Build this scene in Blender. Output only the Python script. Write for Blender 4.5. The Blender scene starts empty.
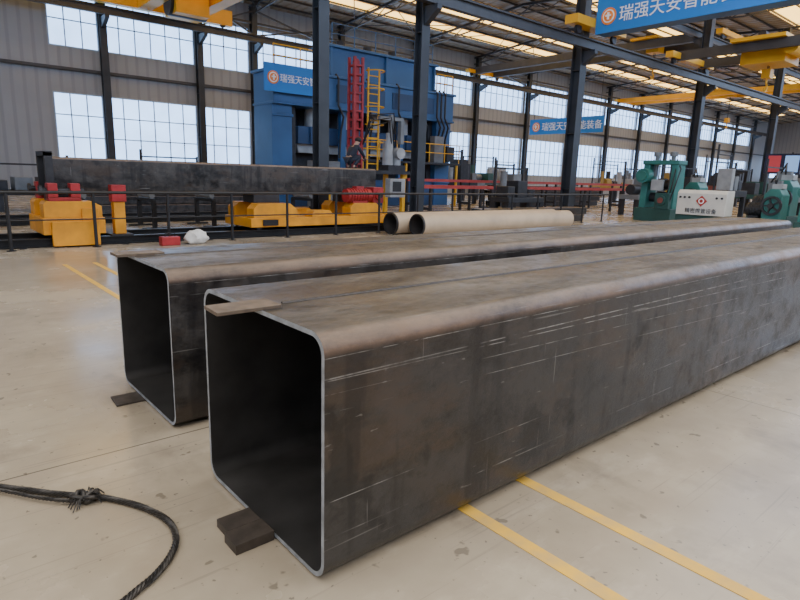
import bpy, math, random
from mathutils import Vector, Matrix
random.seed(7)
C = bpy.context.scene.collection
V = Vector
# ---------------------------------------------------------------- camera maths
HC = 1.55; FP = 580.0
PS, PT, RO = math.radians(49.3), math.radians(12.07), math.radians(1.72)
Fw = V((math.cos(PT)*math.cos(PS), math.cos(PT)*math.sin(PS), -math.sin(PT)))
R0 = V((math.sin(PS), -math.cos(PS), 0)); U0 = R0.cross(Fw)
Rr = R0*math.cos(RO)+U0*math.sin(RO); Ur = -R0*math.sin(RO)+U0*math.cos(RO)
def ray(x, y): return Fw*FP + Rr*(x-400) + Ur*(300-y)
def G(x, y, z=0.0):
    d = ray(x, y); t = (z-HC)/d.z; return V((d.x*t, d.y*t, z))
cam = bpy.data.cameras.new('camera'); co = bpy.data.objects.new('camera', cam); C.objects.link(co)
cam.sensor_width = 36; cam.lens = FP/800*36; cam.clip_end = 400
M = Matrix((Rr, Ur, -Fw)).transposed().to_4x4(); M.translation = V((0, 0, HC)); co.matrix_world = M
bpy.context.scene.camera = co
# ---------------------------------------------------------------- materials
def newmat(n):
    m = bpy.data.materials.new(n); m.use_nodes = True
    return m, m.node_tree.nodes, m.node_tree.links, m.node_tree.nodes['Principled BSDF']
def mat(n, c, rough=.5, metal=0, var=.25, scale=3, stretch=(1, 1, 1), bump=0, c2=None):
    m, N, L, b = newmat(n)
    tc = N.new('ShaderNodeTexCoord'); mp = N.new('ShaderNodeMapping'); mp.inputs['Scale'].default_value = stretch
    no = N.new('ShaderNodeTexNoise'); no.inputs['Scale'].default_value = scale; no.inputs['Detail'].default_value = 6
    L.new(tc.outputs['Object'], mp.inputs[0]); L.new(mp.outputs[0], no.inputs[0])
    r = N.new('ShaderNodeValToRGB'); r.color_ramp.elements[0].position = .3; r.color_ramp.elements[1].position = .7
    a = c2 if c2 else [v*(1-var) for v in c]
    r.color_ramp.elements[0].color = (*a, 1); r.color_ramp.elements[1].color = (*c, 1)
    L.new(no.outputs[0], r.inputs[0]); L.new(r.outputs[0], b.inputs['Base Color'])
    b.inputs['Roughness'].default_value = rough; b.inputs['Metallic'].default_value = metal
    if bump:
        bp = N.new('ShaderNodeBump'); bp.inputs['Strength'].default_value = bump; bp.inputs['Distance'].default_value = .01
        L.new(no.outputs[0], bp.inputs['Height']); L.new(bp.outputs[0], b.inputs['Normal'])
    return m
def emis(n, c, s):
    m, N, L, b = newmat(n)
    b.inputs['Base Color'].default_value = (*c, 1); b.inputs['Emission Color'].default_value = (*c, 1)
    no = N.new('ShaderNodeTexNoise'); no.inputs['Scale'].default_value = .6
    mr = N.new('ShaderNodeMapRange'); mr.inputs['To Min'].default_value = s*.8; mr.inputs['To Max'].default_value = s*1.2
    L.new(no.outputs[0], mr.inputs[0]); L.new(mr.outputs[0], b.inputs['Emission Strength'])
    return m
def mathn(N, L, op, a, b=None):
    n = N.new('ShaderNodeMath'); n.operation = op
    for i, v in enumerate((a, b)):
        if v is None: continue
        if isinstance(v, (int, float)): n.inputs[i].default_value = v
        else: L.new(v, n.inputs[i])
    return n.outputs[0]
def mixc(N, L, fac, a, b, blend='MIX'):
    n = N.new('ShaderNodeMix'); n.data_type = 'RGBA'; n.blend_type = blend
    if isinstance(fac, (int, float)): n.inputs[0].default_value = fac
    else: L.new(fac, n.inputs[0])
    for i, v in ((6, a), (7, b)):
        if isinstance(v, tuple): n.inputs[i].default_value = (*v, 1)
        else: L.new(v, n.inputs[i])
    return n.outputs[2]
def noise(N, L, vec, scale, detail=5, stretch=None, rough=.5):
    if stretch:
        mp = N.new('ShaderNodeMapping'); mp.inputs['Scale'].default_value = stretch; L.new(vec, mp.inputs[0]); vec = mp.outputs[0]
    n = N.new('ShaderNodeTexNoise'); n.inputs['Scale'].default_value = scale; n.inputs['Detail'].default_value = detail
    n.inputs['Roughness'].default_value = rough
    L.new(vec, n.inputs[0]); return n.outputs[0]
def ramp(N, L, fac, p0, p1):
    r = N.new('ShaderNodeMapRange'); r.inputs[1].default_value = p0; r.inputs[2].default_value = p1
    L.new(fac, r.inputs[0]); return r.outputs[0]

def floor_mat():
    m, N, L, b = newmat('concrete_floor')
    tc = N.new('ShaderNodeTexCoord'); vec = tc.outputs['Object']
    se = N.new('ShaderNodeSeparateXYZ'); L.new(vec, se.inputs[0])
    near = mathn(N, L, 'SUBTRACT', 1.0, ramp(N, L, se.outputs[1], 5.0, 10.0))
    n1 = ramp(N, L, noise(N, L, vec, .7, 6, None, .55), .35, .65); n2 = ramp(N, L, noise(N, L, vec, 6, 6), .3, .75)
    c = mixc(N, L, n1, (.345, .285, .21), (.49, .42, .32))
    c = mixc(N, L, mathn(N, L, 'MULTIPLY', n2, .35), c, (.29, .24, .18))
    dk = ramp(N, L, noise(N, L, vec, 1.3, 8, (1, .6, 1), .62), .54, .66)
    c = mixc(N, L, mathn(N, L, 'MULTIPLY', mathn(N, L, 'MULTIPLY', dk, .55), near), c, (.18, .15, .12))
    lt = ramp(N, L, noise(N, L, vec, 3.1, 7, (.6, 1.2, 1), .65), .55, .70)
    c = mixc(N, L, mathn(N, L, 'MULTIPLY', lt, .35), c, (.60, .52, .41))
    sp = ramp(N, L, noise(N, L, vec, 26, 2), .69, .73)
    c = mixc(N, L, mathn(N, L, 'MULTIPLY', mathn(N, L, 'MULTIPLY', sp, .6), near), c, (.10, .085, .07))
    sp2 = ramp(N, L, noise(N, L, vec, 7, 3), .67, .70)
    c = mixc(N, L, mathn(N, L, 'MULTIPLY', mathn(N, L, 'MULTIPLY', sp2, .55), near), c, (.09, .075, .06))
    scr = ramp(N, L, noise(N, L, vec, 1.6, 3, (.5, 26, 1)), .64, .69)
    c = mixc(N, L, mathn(N, L, 'MULTIPLY', mathn(N, L, 'MULTIPLY', scr, .35), near), c, (.2, .17, .14))
    jy = mathn(N, L, 'LESS_THAN', mathn(N, L, 'PINGPONG', mathn(N, L, 'SUBTRACT', se.outputs[1], 3.28), 2.5), .006)
    jx = mathn(N, L, 'LESS_THAN', mathn(N, L, 'PINGPONG', mathn(N, L, 'SUBTRACT', se.outputs[0], 4.6), 2.5), .005)
    c = mixc(N, L, mathn(N, L, 'MULTIPLY', mathn(N, L, 'MAXIMUM', jx, jy), .8), c, (.10, .085, .07))
    L.new(c, b.inputs['Base Color'])
    L.new(mathn(N, L, 'ADD', mathn(N, L, 'MULTIPLY', n1, .15), .17), b.inputs['Roughness'])
    b.inputs['Specular IOR Level'].default_value = .65
    return m
def steel_mat(name, lines):
    m, N, L, b = newmat(name)
    tc = N.new('ShaderNodeTexCoord'); vec = tc.outputs['Object']
    n1 = ramp(N, L, noise(N, L, vec, 1.5, 12, (.8, 1.3, 1.3), .75), .41, .58)
    c = mixc(N, L, n1, (.0085, .0085, .0095), (.042, .039, .038))
    mo = ramp(N, L, noise(N, L, vec, 6, 10, (.8, 1, 1), .75), .47, .62)
    c = mixc(N, L, mathn(N, L, 'MULTIPLY', mo, .42), c, (.078, .070, .066))
    ru = ramp(N, L, noise(N, L, vec, 2.1, 10, (.7, 1.2, 1.6), .68), .50, .60)
    c = mixc(N, L, mathn(N, L, 'MULTIPLY', ru, .5), c, (.066, .044, .031))
    ve = ramp(N, L, noise(N, L, vec, 1.5, 5, (5, 1, .5)), .56, .64)
    c = mixc(N, L, mathn(N, L, 'MULTIPLY', ve, .55), c, (.006, .006, .008))
    pa = ramp(N, L, noise(N, L, vec, 3.6, 6, (1, 1, .7)), .60, .64)
    c = mixc(N, L, mathn(N, L, 'MULTIPLY', pa, .6), c, (.005, .005, .006))
    ge = N.new('ShaderNodeNewGeometry'); sn = N.new('ShaderNodeSeparateXYZ'); L.new(ge.outputs['Normal'], sn.inputs[0])
    up = ramp(N, L, sn.outputs[2], .2, .95)
    du = ramp(N, L, noise(N, L, vec, 2.2, 12, (.5, 1.5, 1), .8), .40, .60)
    dust = mixc(N, L, du, (.028, .026, .025), (.135, .120, .106))
    ds = ramp(N, L, noise(N, L, vec, 4.5, 8, (.7, 1.2, 1), .7), .55, .63)
    dust = mixc(N, L, mathn(N, L, 'MULTIPLY', ds, .6), dust, (.032, .028, .026))
    dr = ramp(N, L, noise(N, L, vec, 1.3, 8, (.5, 1.2, 1), .7), .52, .62)
    dust = mixc(N, L, mathn(N, L, 'MULTIPLY', dr, .45), dust, (.125, .088, .062))
    c = mixc(N, L, mathn(N, L, 'MULTIPLY', up, .92), c, dust)
    cr = mathn(N, L, 'MULTIPLY', ramp(N, L, sn.outputs[2], .02, .3), mathn(N, L, 'SUBTRACT', 1.0, ramp(N, L, sn.outputs[2], .88, .998)))
    c = mixc(N, L, mathn(N, L, 'MULTIPLY', cr, mathn(N, L, 'ADD', mathn(N, L, 'MULTIPLY', du, .6), .25)), c, (.20, .125, .08))
    for sc, st, p, k in ((2.3, (.5, 22, 22), .72, .32), (2, (30, 2, .9), .72, .32), (1.1, (.6, 45, 30), .72, .35), (3.0, (4, 26, 14), .74, .3), (1.7, (.9, 60, 9), .735, .4)):
        s1 = ramp(N, L, noise(N, L, vec, sc, 2, st), p, p+.03)
        c = mixc(N, L, mathn(N, L, 'MULTIPLY', s1, k), c, (.30, .29, .28))
    se = N.new('ShaderNodeSeparateXYZ'); L.new(vec, se.inputs[0])
    br = ramp(N, L, noise(N, L, vec, 1.4, 3, (1, 1, 1)), .42, .54)
    fi = ramp(N, L, noise(N, L, vec, 14, 3, (1, 1, 1)), .35, .6)
    for z0, w, s in lines:
        zz = mathn(N, L, 'ADD', se.outputs[2], mathn(N, L, 'MULTIPLY', se.outputs[0], s))
        ln = mathn(N, L, 'LESS_THAN', mathn(N, L, 'ABSOLUTE', mathn(N, L, 'SUBTRACT', zz, z0)), w)
        k = mathn(N, L, 'MULTIPLY', mathn(N, L, 'MULTIPLY', ln, br), mathn(N, L, 'MULTIPLY', fi, .65))
        c = mixc(N, L, k, c, (.42, .41, .40))
    L.new(c, b.inputs['Base Color'])
    L.new(mathn(N, L, 'ADD', mathn(N, L, 'MULTIPLY', mo, .18), mathn(N, L, 'ADD', mathn(N, L, 'MULTIPLY', n1, .12), .28)), b.inputs['Roughness'])
    b.inputs['Metallic'].default_value = .1; b.inputs['Specular IOR Level'].default_value = .5
    bp = N.new('ShaderNodeBump'); bp.inputs['Strength'].default_value = .3; bp.inputs['Distance'].default_value = .004
    L.new(n1, bp.inputs['Height']); L.new(bp.outputs[0], b.inputs['Normal'])
    return m
def ribbed(n, c, period, axis):
    m, N, L, b = newmat(n)
    tc = N.new('ShaderNodeTexCoord'); se = N.new('ShaderNodeSeparateXYZ'); L.new(tc.outputs['Object'], se.inputs[0])
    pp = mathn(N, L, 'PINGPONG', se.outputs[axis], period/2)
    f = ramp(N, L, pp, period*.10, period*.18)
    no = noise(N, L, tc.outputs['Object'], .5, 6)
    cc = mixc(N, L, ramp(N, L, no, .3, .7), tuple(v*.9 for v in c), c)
    cc = mixc(N, L, f, tuple(v*.82 for v in c), cc)  # grooves coloured darker, rib shade put into the sheet colour
    L.new(cc, b.inputs['Base Color']); b.inputs['Roughness'].default_value = .5
    bp = N.new('ShaderNodeBump'); bp.inputs['Strength'].default_value = .3; bp.inputs['Distance'].default_value = .02
    L.new(f, bp.inputs['Height']); L.new(bp.outputs[0], b.inputs['Normal'])
    return m
def glass_mat():
    m, N, L, b = newmat('window_glass')
    tr = N.new('ShaderNodeBsdfTransparent'); tr.inputs[0].default_value = (.90, .96, 1, 1)
    b.inputs['Base Color'].default_value = (.65, .8, .98, 1); b.inputs['Roughness'].default_value = .2
    mx = N.new('ShaderNodeMixShader')
    tc = N.new('ShaderNodeTexCoord'); no = noise(N, L, tc.outputs['Object'], .6, 3)
    L.new(ramp(N, L, no, .3, 3.0), mx.inputs[0]); L.new(tr.outputs[0], mx.inputs[1]); L.new(b.outputs[0], mx.inputs[2])
    L.new(mx.outputs[0], N['Material Output'].inputs[0]); return m

MT = dict(
 floor=floor_mat(),
 steelA=steel_mat('black_mill_scale_steel_near', [(.407, .0016, .0), (.33, .0026, .0), (.25, .002, .012), (-.33, .0024, .004), (-.12, .0014, -.006), (.15, .0012, .02), (.02, .0012, .03)]),
 steelB=steel_mat('black_mill_scale_steel_far', [(.40, .0016, .0), (.33, .002, .0)]),
 inner=mat('shaded_tube_inside', (.05, .047, .046), .5, .1, .6, 4),  # dark tone puts the shade inside the tubes into the colour
 cut=mat('cut_steel_edge', (.42, .46, .52), .4, .3, .45, 20),
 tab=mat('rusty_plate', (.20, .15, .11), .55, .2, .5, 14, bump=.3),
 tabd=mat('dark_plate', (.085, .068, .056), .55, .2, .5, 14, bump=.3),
 weld=mat('weld_bead', (.09, .08, .075), .4, .6, .4, 60, bump=.5),
 yline=mat('yellow_floor_paint', (.86, .50, .04), .6, 0, .3, 9, c2=(.60, .39, .13)),
 rope=mat('greasy_wire_rope', (.075, .068, .063), .42, .5, .6, 60),
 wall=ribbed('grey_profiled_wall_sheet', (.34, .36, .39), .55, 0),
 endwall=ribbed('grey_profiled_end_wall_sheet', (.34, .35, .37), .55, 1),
 roof=mat('galvanised_roof_sheet', (.36, .29, .20), .4, .1, .3, .8),
 purlin=mat('painted_purlin', (.07, .06, .05), .5, .2),
 sky=emis('translucent_skylight', (1, .62, .17), 4.0),
 glass=glass_mat(),
 wframe=mat('white_window_frame', (.42, .52, .64), .5, 0, .1),
 column=mat('dark_grey_column_paint', (.038, .043, .052), .5, .1, .3, 2),
 beam=mat('grey_beam_paint', (.065, .065, .07), .5, .1, .3, 2),
 yellow=mat('yellow_machine_paint', (.85, .36, .012), .45, 0, .25, 3, c2=(.58, .24, .02)),
 craney=mat('crane_yellow_paint', (.82, .43, .015), .45, 0, .2, 1),
 red=mat('red_machine_paint', (.42, .03, .035), .45, 0, .35, 4),
 redb=mat('red_beam_paint', (.46, .055, .045), .45, 0, .3, 2),
 blue=mat('press_blue_paint', (.036, .125, .31), .45, 0, .3, .7),
 blued=mat('press_dark_blue_paint', (.020, .062, .165), .5, 0, .3, .7),
 banner=mat('banner_blue', (.015, .20, .62), .5, 0, .1, .5),
 green=mat('machine_green_paint', (.038, .19, .165), .45, 0, .35, 2),
 greend=mat('dark_green_paint', (.022, .085, .075), .5, 0, .3, 2),
 white=mat('off_white_paint', (.62, .61, .57), .5, 0, .12, 3),
 text=mat('white_lettering', (.85, .88, .92), .5, 0, .05, 3),
 orange=mat('orange_emblem', (.85, .25, .03), .5, 0, .1, 3),
 black=mat('black_paint', (.012, .012, .014), .5, 0, .3, 5),
 dark=mat('dark_machinery', (.04, .04, .045), .5, .3, .4, 4),
 grey=mat('grey_machinery', (.20, .21, .22), .5, .1, .3, 3),
 lgrey=mat('light_grey_machinery', (.40, .41, .42), .5, .1, .3, 3),
 brick=mat('faded_red_machinery', (.22, .06, .05), .5, 0, .3, 2),
 ochre=mat('faded_yellow_machinery', (.42, .27, .05), .5, 0, .3, 2),
 pipe=mat('cream_pipe_surface', (.56, .43, .30), .6, 0, .15, 2, c2=(.44, .34, .24)),
 pipein=mat('pipe_inside', (.05, .042, .038), .7, 0, .3, 3),
 track=mat('black_track_steel', (.03, .03, .032), .4, .5, .3, 6),
 skin=mat('skin', (.45, .27, .19), .6, 0, .1), navy=mat('navy_cloth', (.025, .03, .05), .8, 0, .3, 12),
 cloth=mat('grey_blue_cloth', (.12, .16, .24), .8, 0, .3, 12), helmet=mat('yellow_helmet', (.8, .55, .05), .35),
 boot=mat('black_boot', (.015, .014, .013), .6), screen=emis('display_screen_red', (.45, .05, .06), .35), screenb=emis('display_screen_blue', (.25, .45, .8), .6),
 screend=mat('display_dark', (.02, .02, .05), .3),
 sack=mat('white_sack', (.75, .74, .72), .8, 0, .15, 12, bump=.6),
)
# ---------------------------------------------------------------- mesh builder
ORG = {}
def orgof(p): return ORG.get(p.name, V((0, 0, 0))) if p else V((0, 0, 0))
class MB:
    def __init__(s): s.v = []; s.f = []; s.m = []
    def add(s, vs, fs, mi=0):
        o = len(s.v); s.v += [V(p) for p in vs]; s.f += [tuple(i+o for i in f) for f in fs]; s.m += [mi]*len(fs); return s
    def box(s, x0, y0, z0, x1, y1, z1, mi=0):
        vs = [(x, y, z) for z in (z0, z1) for y in (y0, y1) for x in (x0, x1)]
        return s.add(vs, [(0, 2, 3, 1), (4, 5, 7, 6), (0, 1, 5, 4), (2, 6, 7, 3), (0, 4, 6, 2), (1, 3, 7, 5)], mi)
    def frame(s, p, q, up=V((0, 0, 1))):
        p, q = V(p), V(q); d = (q-p).normalized()
        if abs(d.dot(up)) > .98: up = V((0, 1, 0))
        a = d.cross(up).normalized(); b = a.cross(d); return p, q, a, b
    def bar(s, p, q, w, h, mi=0):
        p, q, a, b = s.frame(p, q); vs = []
        for c in (p, q):
            for sx, sy in ((-1, -1), (1, -1), (1, 1), (-1, 1)): vs.append(c+a*(sx*w/2)+b*(sy*h/2))
        return s.add(vs, [(3, 2, 1, 0), (4, 5, 6, 7), (0, 1, 5, 4), (1, 2, 6, 5), (2, 3, 7, 6), (3, 0, 4, 7)], mi)
    def ibeam(s, p, q, w, h, tf=.02, tw=.012, mi=0):
        p, q, a, b = s.frame(p, q)
        s.bar(p+b*(h/2-tf/2), q+b*(h/2-tf/2), w, tf, mi); s.bar(p-b*(h/2-tf/2), q-b*(h/2-tf/2), w, tf, mi)
        return s.bar(p, q, tw, h-2*tf, mi)
    def cyl(s, p, q, r, n=16, r2=None, mi=0, caps=True):
        p, q, a, b = s.frame(p, q); r2 = r if r2 is None else r2
        vs = [c+(a*math.cos(2*math.pi*i/n)+b*math.sin(2*math.pi*i/n))*rr for c, rr in ((p, r), (q, r2)) for i in range(n)]
        fs = [(i, (i+1) % n, n+(i+1) % n, n+i) for i in range(n)]
        if caps: fs += [tuple(range(n))[::-1], tuple(range(n, 2*n))]
        return s.add(vs, fs, mi)
    def hollow(s, p, q, ro, ri, n=32, mo=0, mi=1):
        p, q, a, b = s.frame(p, q)
        vs = [c+(a*math.cos(2*math.pi*i/n)+b*math.sin(2*math.pi*i/n))*rr for c, rr in ((p, ro), (q, ro), (q, ri), (p, ri)) for i in range(n)]
        base = len(s.v); s.v += vs
        for k in range(4):
            for i in range(n):
                j = (i+1) % n; o, o2 = k*n+base, ((k+1) % 4)*n+base
                s.f.append((o+i, o+j, o2+j, o2+i)); s.m.append(mi if k == 2 else mo)
        return s
    def prism(s, poly, ax, a, b, mi=0):
        def mk(p, t): return {'x': (t, p[0], p[1]), 'y': (p[0], t, p[1]), 'z': (p[0], p[1], t)}[ax]
        n = len(poly); vs = [mk(p, a) for p in poly]+[mk(p, b) for p in poly]
        return s.add(vs, [(i, (i+1) % n, n+(i+1) % n, n+i) for i in range(n)]+[tuple(range(n))[::-1], tuple(range(n, 2*n))], mi)
    def path(s, pts, r, n=8, mi=0):
        pts = [V(p) for p in pts]; rings = []; a = None
        for i, p in enumerate(pts):
            d = (pts[min(i+1, len(pts)-1)]-pts[max(i-1, 0)]).normalized()
            if a is None: a = d.cross(V((0, 0, 1)) if abs(d.z) < .9 else V((1, 0, 0))).normalized()
            a = (a-d*a.dot(d)).normalized(); b = d.cross(a)
            rings.append([p+(a*math.cos(2*math.pi*k/n)+b*math.sin(2*math.pi*k/n))*r for k in range(n)])
        vs = [v for rg in rings for v in rg]; fs = []
        for i in range(len(rings)-1):
            for k in range(n): fs.append((i*n+k, i*n+(k+1) % n, (i+1)*n+(k+1) % n, (i+1)*n+k))
        fs += [tuple(range(n))[::-1], tuple(range(len(vs)-n, len(vs)))]
        return s.add(vs, fs, mi)
    def ball(s, c, r, n=12, mi=0, sc=(1, 1, 1)):
        c = V(c); vs = [c+V((0, 0, r*sc[2]))]
        for i in range(1, n//2):
            t = math.pi*i/(n//2)
            for k in range(n): vs.append(c+V((math.sin(t)*math.cos(2*math.pi*k/n)*r*sc[0], math.sin(t)*math.sin(2*math.pi*k/n)*r*sc[1], math.cos(t)*r*sc[2])))
        vs.append(c-V((0, 0, r*sc[2]))); L = len(vs)-1; fs = [(0, 1+k, 1+(k+1) % n) for k in range(n)]
        for i in range(n//2-2):
            for k in range(n): fs.append((1+i*n+k, 1+(i+1)*n+k, 1+(i+1)*n+(k+1) % n, 1+i*n+(k+1) % n))
        fs += [(L, L-n+(k+1) % n, L-n+k) for k in range(n)]
        return s.add(vs, fs, mi)
    def build(s, name, mats, parent=None, smooth=False, bevel=0, base=True):
        xs = [v.x for v in s.v]; ys = [v.y for v in s.v]; zs = [v.z for v in s.v]
        c = V(((min(xs)+max(xs))/2, (min(ys)+max(ys))/2, min(zs) if (base and not parent) else (min(zs)+max(zs))/2))
        if not base: c = V((0, 0, 0))
        me = bpy.data.meshes.new(name); me.from_pydata([v-c for v in s.v], [], s.f)
        if not isinstance(mats, (list, tuple)): mats = [mats]
        for m in mats: me.materials.append(m)
        for p, k in zip(me.polygons, s.m): p.material_index = min(k, len(mats)-1)
        if smooth:
            for p in me.polygons: p.use_smooth = True
            me.set_sharp_from_angle(angle=math.radians(35))
        o = bpy.data.objects.new(name, me); C.objects.link(o); o.location = c-orgof(parent)
        if parent: o.parent = parent
        ORG[o.name] = c
        if bevel:
            bv = o.modifiers.new('bevel', 'BEVEL'); bv.width = bevel; bv.segments = 2; bv.limit_method = 'ANGLE'
        return o
def tag(o, label=None, cat=None, group=None, kind=None):
    if label: o['label'] = label
    if cat: o['category'] = cat
    if group: o['group'] = group
    if kind: o['kind'] = kind
    return o
def thing(name, loc, label=None, cat=None, group=None, kind=None):
    o = bpy.data.objects.new(name, None); C.objects.link(o); o.location = loc; o.empty_display_size = .3
    ORG[o.name] = V(loc); return tag(o, label, cat, group, kind)
def lettering(txt, size, origin, xdir, parent, m=None, name='lettering', depth=.01, off=.0):
    cu = bpy.data.curves.new(name, 'FONT'); cu.body = txt; cu.size = size; cu.extrude = depth; cu.align_x = 'LEFT'; cu.offset = size*off
    t = bpy.data.objects.new('tmp', cu); C.objects.link(t); bpy.context.view_layer.update()
    me = bpy.data.meshes.new_from_object(t.evaluated_get(bpy.context.evaluated_depsgraph_get()))
    bpy.data.objects.remove(t); me.name = name
    X = V(xdir); Z = V((0, 0, 1)); Mx = Matrix((X, Z, X.cross(Z))).transposed()
    for v in me.vertices: v.co = Mx @ v.co
    me.materials.clear(); me.materials.append(m or MT['text'])
    o = bpy.data.objects.new(name, me); C.objects.link(o); o.parent = parent; o.location = V(origin)-orgof(parent); return o
def emblem(c, r, nrm, parent):
    mb = MB(); n = V(nrm); c = V(c)
    mb.cyl(c, c+n*.02, r, 32, mi=0); mb.cyl(c+n*.02, c+n*.03, r*.78, 32, mi=1)
    s = n.cross(V((0, 0, 1)))
    mb.cyl(c+n*.03, c+n*.04, r*.62, 32, mi=0)
    mb.bar(c+n*.045-V((0, 0, r*.4)), c+n*.045+V((0, 0, r*.4)), r*.22, r*.22, 1)
    mb.bar(c+n*.045-s*r*.35+V((0, 0, r*.05)), c+n*.045+s*r*.35+V((0, 0, r*.05)), r*.2, r*.2, 1)
    return mb.build('emblem', [MT['orange'], MT['text']], parent)
# ---------------------------------------------------------------- the setting
YW = 36.0; XE = 112.0; XL = -10.0; YF = -12.0
fl = MB().box(XL, YF, -.2, XE, YW+.3, 0).build('floor', MT['floor'], base=False); tag(fl, 'beige polished concrete workshop floor with saw-cut joints', 'floor', kind='structure')
cols_x = [9.2, 14.4, 17.9]+[24.5+7*i for i in range(12)]
edges = [(6.7, 9.1)]
for a, b in zip(cols_x[:-1], cols_x[1:]): edges.append((a+.1, b-.1))
LZ = (1.95, 5.35); UZ = (7.6, 10.3); ROOFE = 11.7
w = MB(); TH = .2
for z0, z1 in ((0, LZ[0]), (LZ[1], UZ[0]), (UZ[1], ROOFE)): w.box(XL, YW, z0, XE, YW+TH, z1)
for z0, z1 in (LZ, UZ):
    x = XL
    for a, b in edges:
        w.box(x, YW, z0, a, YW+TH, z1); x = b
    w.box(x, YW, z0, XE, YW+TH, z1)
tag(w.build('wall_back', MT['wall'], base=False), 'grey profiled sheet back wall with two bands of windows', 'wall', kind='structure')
tag(MB().box(XL, YF-.2, 0, XE, YF, 8.5).build('wall_front_blocker', MT['wall'], base=False), 'unseen grey profiled wall added behind the camera to block low light', 'wall', kind='structure')  # out of view, added to keep low sky light off the tube sides
tag(MB().box(XL-.2, YF, 0, XL, YW, 8.5).build('wall_left_blocker', MT['endwall'], base=False), 'unseen grey profiled wall added at the left end to block low light', 'wall', kind='structure')  # out of view, added to cut low sky light from the left
n = 0
for a, b in edges:
    for (z0, z1), rows in ((LZ, 3), (UZ, 2)):
        n += 1; mb = MB(); t = .06
        mb.box(a, YW-.03, z0, b, YW+.08, z0+t); mb.box(a, YW-.03, z1-t, b, YW+.08, z1)
        mb.box(a, YW-.03, z0+t, a+t, YW+.08, z1-t); mb.box(b-t, YW-.03, z0+t, b, YW+.08, z1-t)
        k = max(2, round((b-a)/.78))
        for i in range(1, k):
            xx = a+(b-a)*i/k; mb.box(xx-.026, YW, z0+t, xx+.026, YW+.05, z1-t)
        for i in range(1, rows):
            zz = z0+(z1-z0)*i/rows; mb.box(a+t, YW, zz-.026, b-t, YW+.05, zz+.026)
        fr = tag(mb.build('window_%d' % n, MT['wframe']), 'white gridded window in the %s band of the back wall, bay %d from the left' % ('lower' if rows == 3 else 'upper', (n+1)//2), 'window', kind='structure')
        MB().box(a+t, YW+.035, z0+t, b-t, YW+.042, z1-t).build('pane', MT['glass'], fr)
w = MB(); w.box(XE, YF, 0, XE+.2, YW, 3); w.box(XE, YF, 6, XE+.2, YW, 12.6)
for i in range(8): w.box(XE, -12+6*i, 3, XE+.2, -10.5+6*i, 6)
tag(w.build('wall_right', MT['endwall'], base=False), 'far end wall of the workshop with a band of openings', 'wall', kind='structure')
for i in range(8):
    y0 = -10.5+6*i; y1 = min(-12+6*(i+1), YW); mb = MB()
    mb.box(XE+.02, y0, 3, XE+.1, y1, 3.08); mb.box(XE+.02, y0, 5.92, XE+.1, y1, 6)
    for k in range(6): yy = y0+(y1-y0-.08)*k/5; mb.box(XE+.02, yy, 3.08, XE+.1, yy+.08, 5.92)
    n += 1; fr = tag(mb.build('window_%d' % n, MT['wframe']), 'window in the far end wall, number %d from the right' % (i+1), 'window', kind='structure')
    MB().box(XE+.05, y0, 3.08, XE+.06, y1, 5.92).build('pane', MT['glass'], fr)
RP = [(8.5, 12.3), (15.0, 11.9), (25.5, 12.6), (YW+.2, 11.7)]
def rz(y):
    for (a, za), (b, zb) in zip(RP[:-1], RP[1:]):
        if a <= y <= b: return za+(zb-za)*(y-a)/(b-a)
    return RP[0][1]
mb = MB(); x = XL; prof = []
while x < XE:
    prof += [(x, 0), (x+.42, 0), (x+.48, .05), (x+.54, .05)]; x += .6
for (a, za), (b, zb) in zip(RP[:-1], RP[1:]):
    vs = [(px, a, za+pz) for px, pz in prof]+[(px, b, zb+pz) for px, pz in prof]; k = len(prof)
    mb.add(vs, [(i, i+k, i+1+k, i+1) for i in range(k-1)])
ceil = tag(mb.build('ceiling', MT['roof'], base=False), 'profiled steel roof underside on dark purlins and trusses', 'ceiling', kind='structure')
y = 9.2
while y < YW:
    z = rz(y)-.09; MB().box(XL, y-.03, z-.04, XE, y+.03, z+.07).build('purlin', MT['purlin'], ceil); y += 1.3
RX = [4.4, 11.0, 17.9]+[24.5+7*i for i in range(12)]
for xx in RX:
    mb = MB()
    for (a, za), (b, zb) in zip(RP[:-1], RP[1:]): mb.ibeam((xx, a, za-.22), (xx, b, zb-.22), .14, .14, .02, .02); mb.bar((xx, a, za-.72), (xx, b, zb-.72), .08, .08)
    yy = 8.6; fl_ = 0
    while yy < 34.9:
        y2 = min(yy+1.0, 36.1)
        za, zb = (rz(yy)-.26, rz(y2)-.70) if fl_ == 0 else (rz(yy)-.70, rz(y2)-.26)
        mb.bar((xx, yy, za), (xx, y2, zb), .05, .05); yy = y2; fl_ = 1-fl_
    mb.build('truss', MT['beam'], ceil)
for ys, wy in ((31.7, 1.2), (27.4, 2.4), (20.9, 2.2), (12.7, 1.9)):
    for i in range(len(RX)-1):
        a, b = RX[i]+.08, RX[i+1]-.08
        if ys < 20 and i < 1: continue
        mb = MB(); y0, y1 = ys, ys+wy
        mb.add([(a, y0, rz(y0)-.03), (b, y0, rz(y0)-.03), (b, y1, rz(y1)-.03), (a, y1, rz(y1)-.03)], [(0, 1, 2, 3)])
        mb.build('skylight', MT['sky'], ceil)
for i in range(0, 9):
    a, b = RX[i], RX[i+1]
    for y0, y1 in (((16, 25), (25, 34)) if i % 2 == 0 else ((30, 35),)):
        for ya, yb in ((y0, y1), (y1, y0)): MB().cyl((a, ya, rz(ya)-.35), (b, yb, rz(yb)-.35), .03, 6).build('bracing_rod', MT['beam'], ceil)
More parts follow.
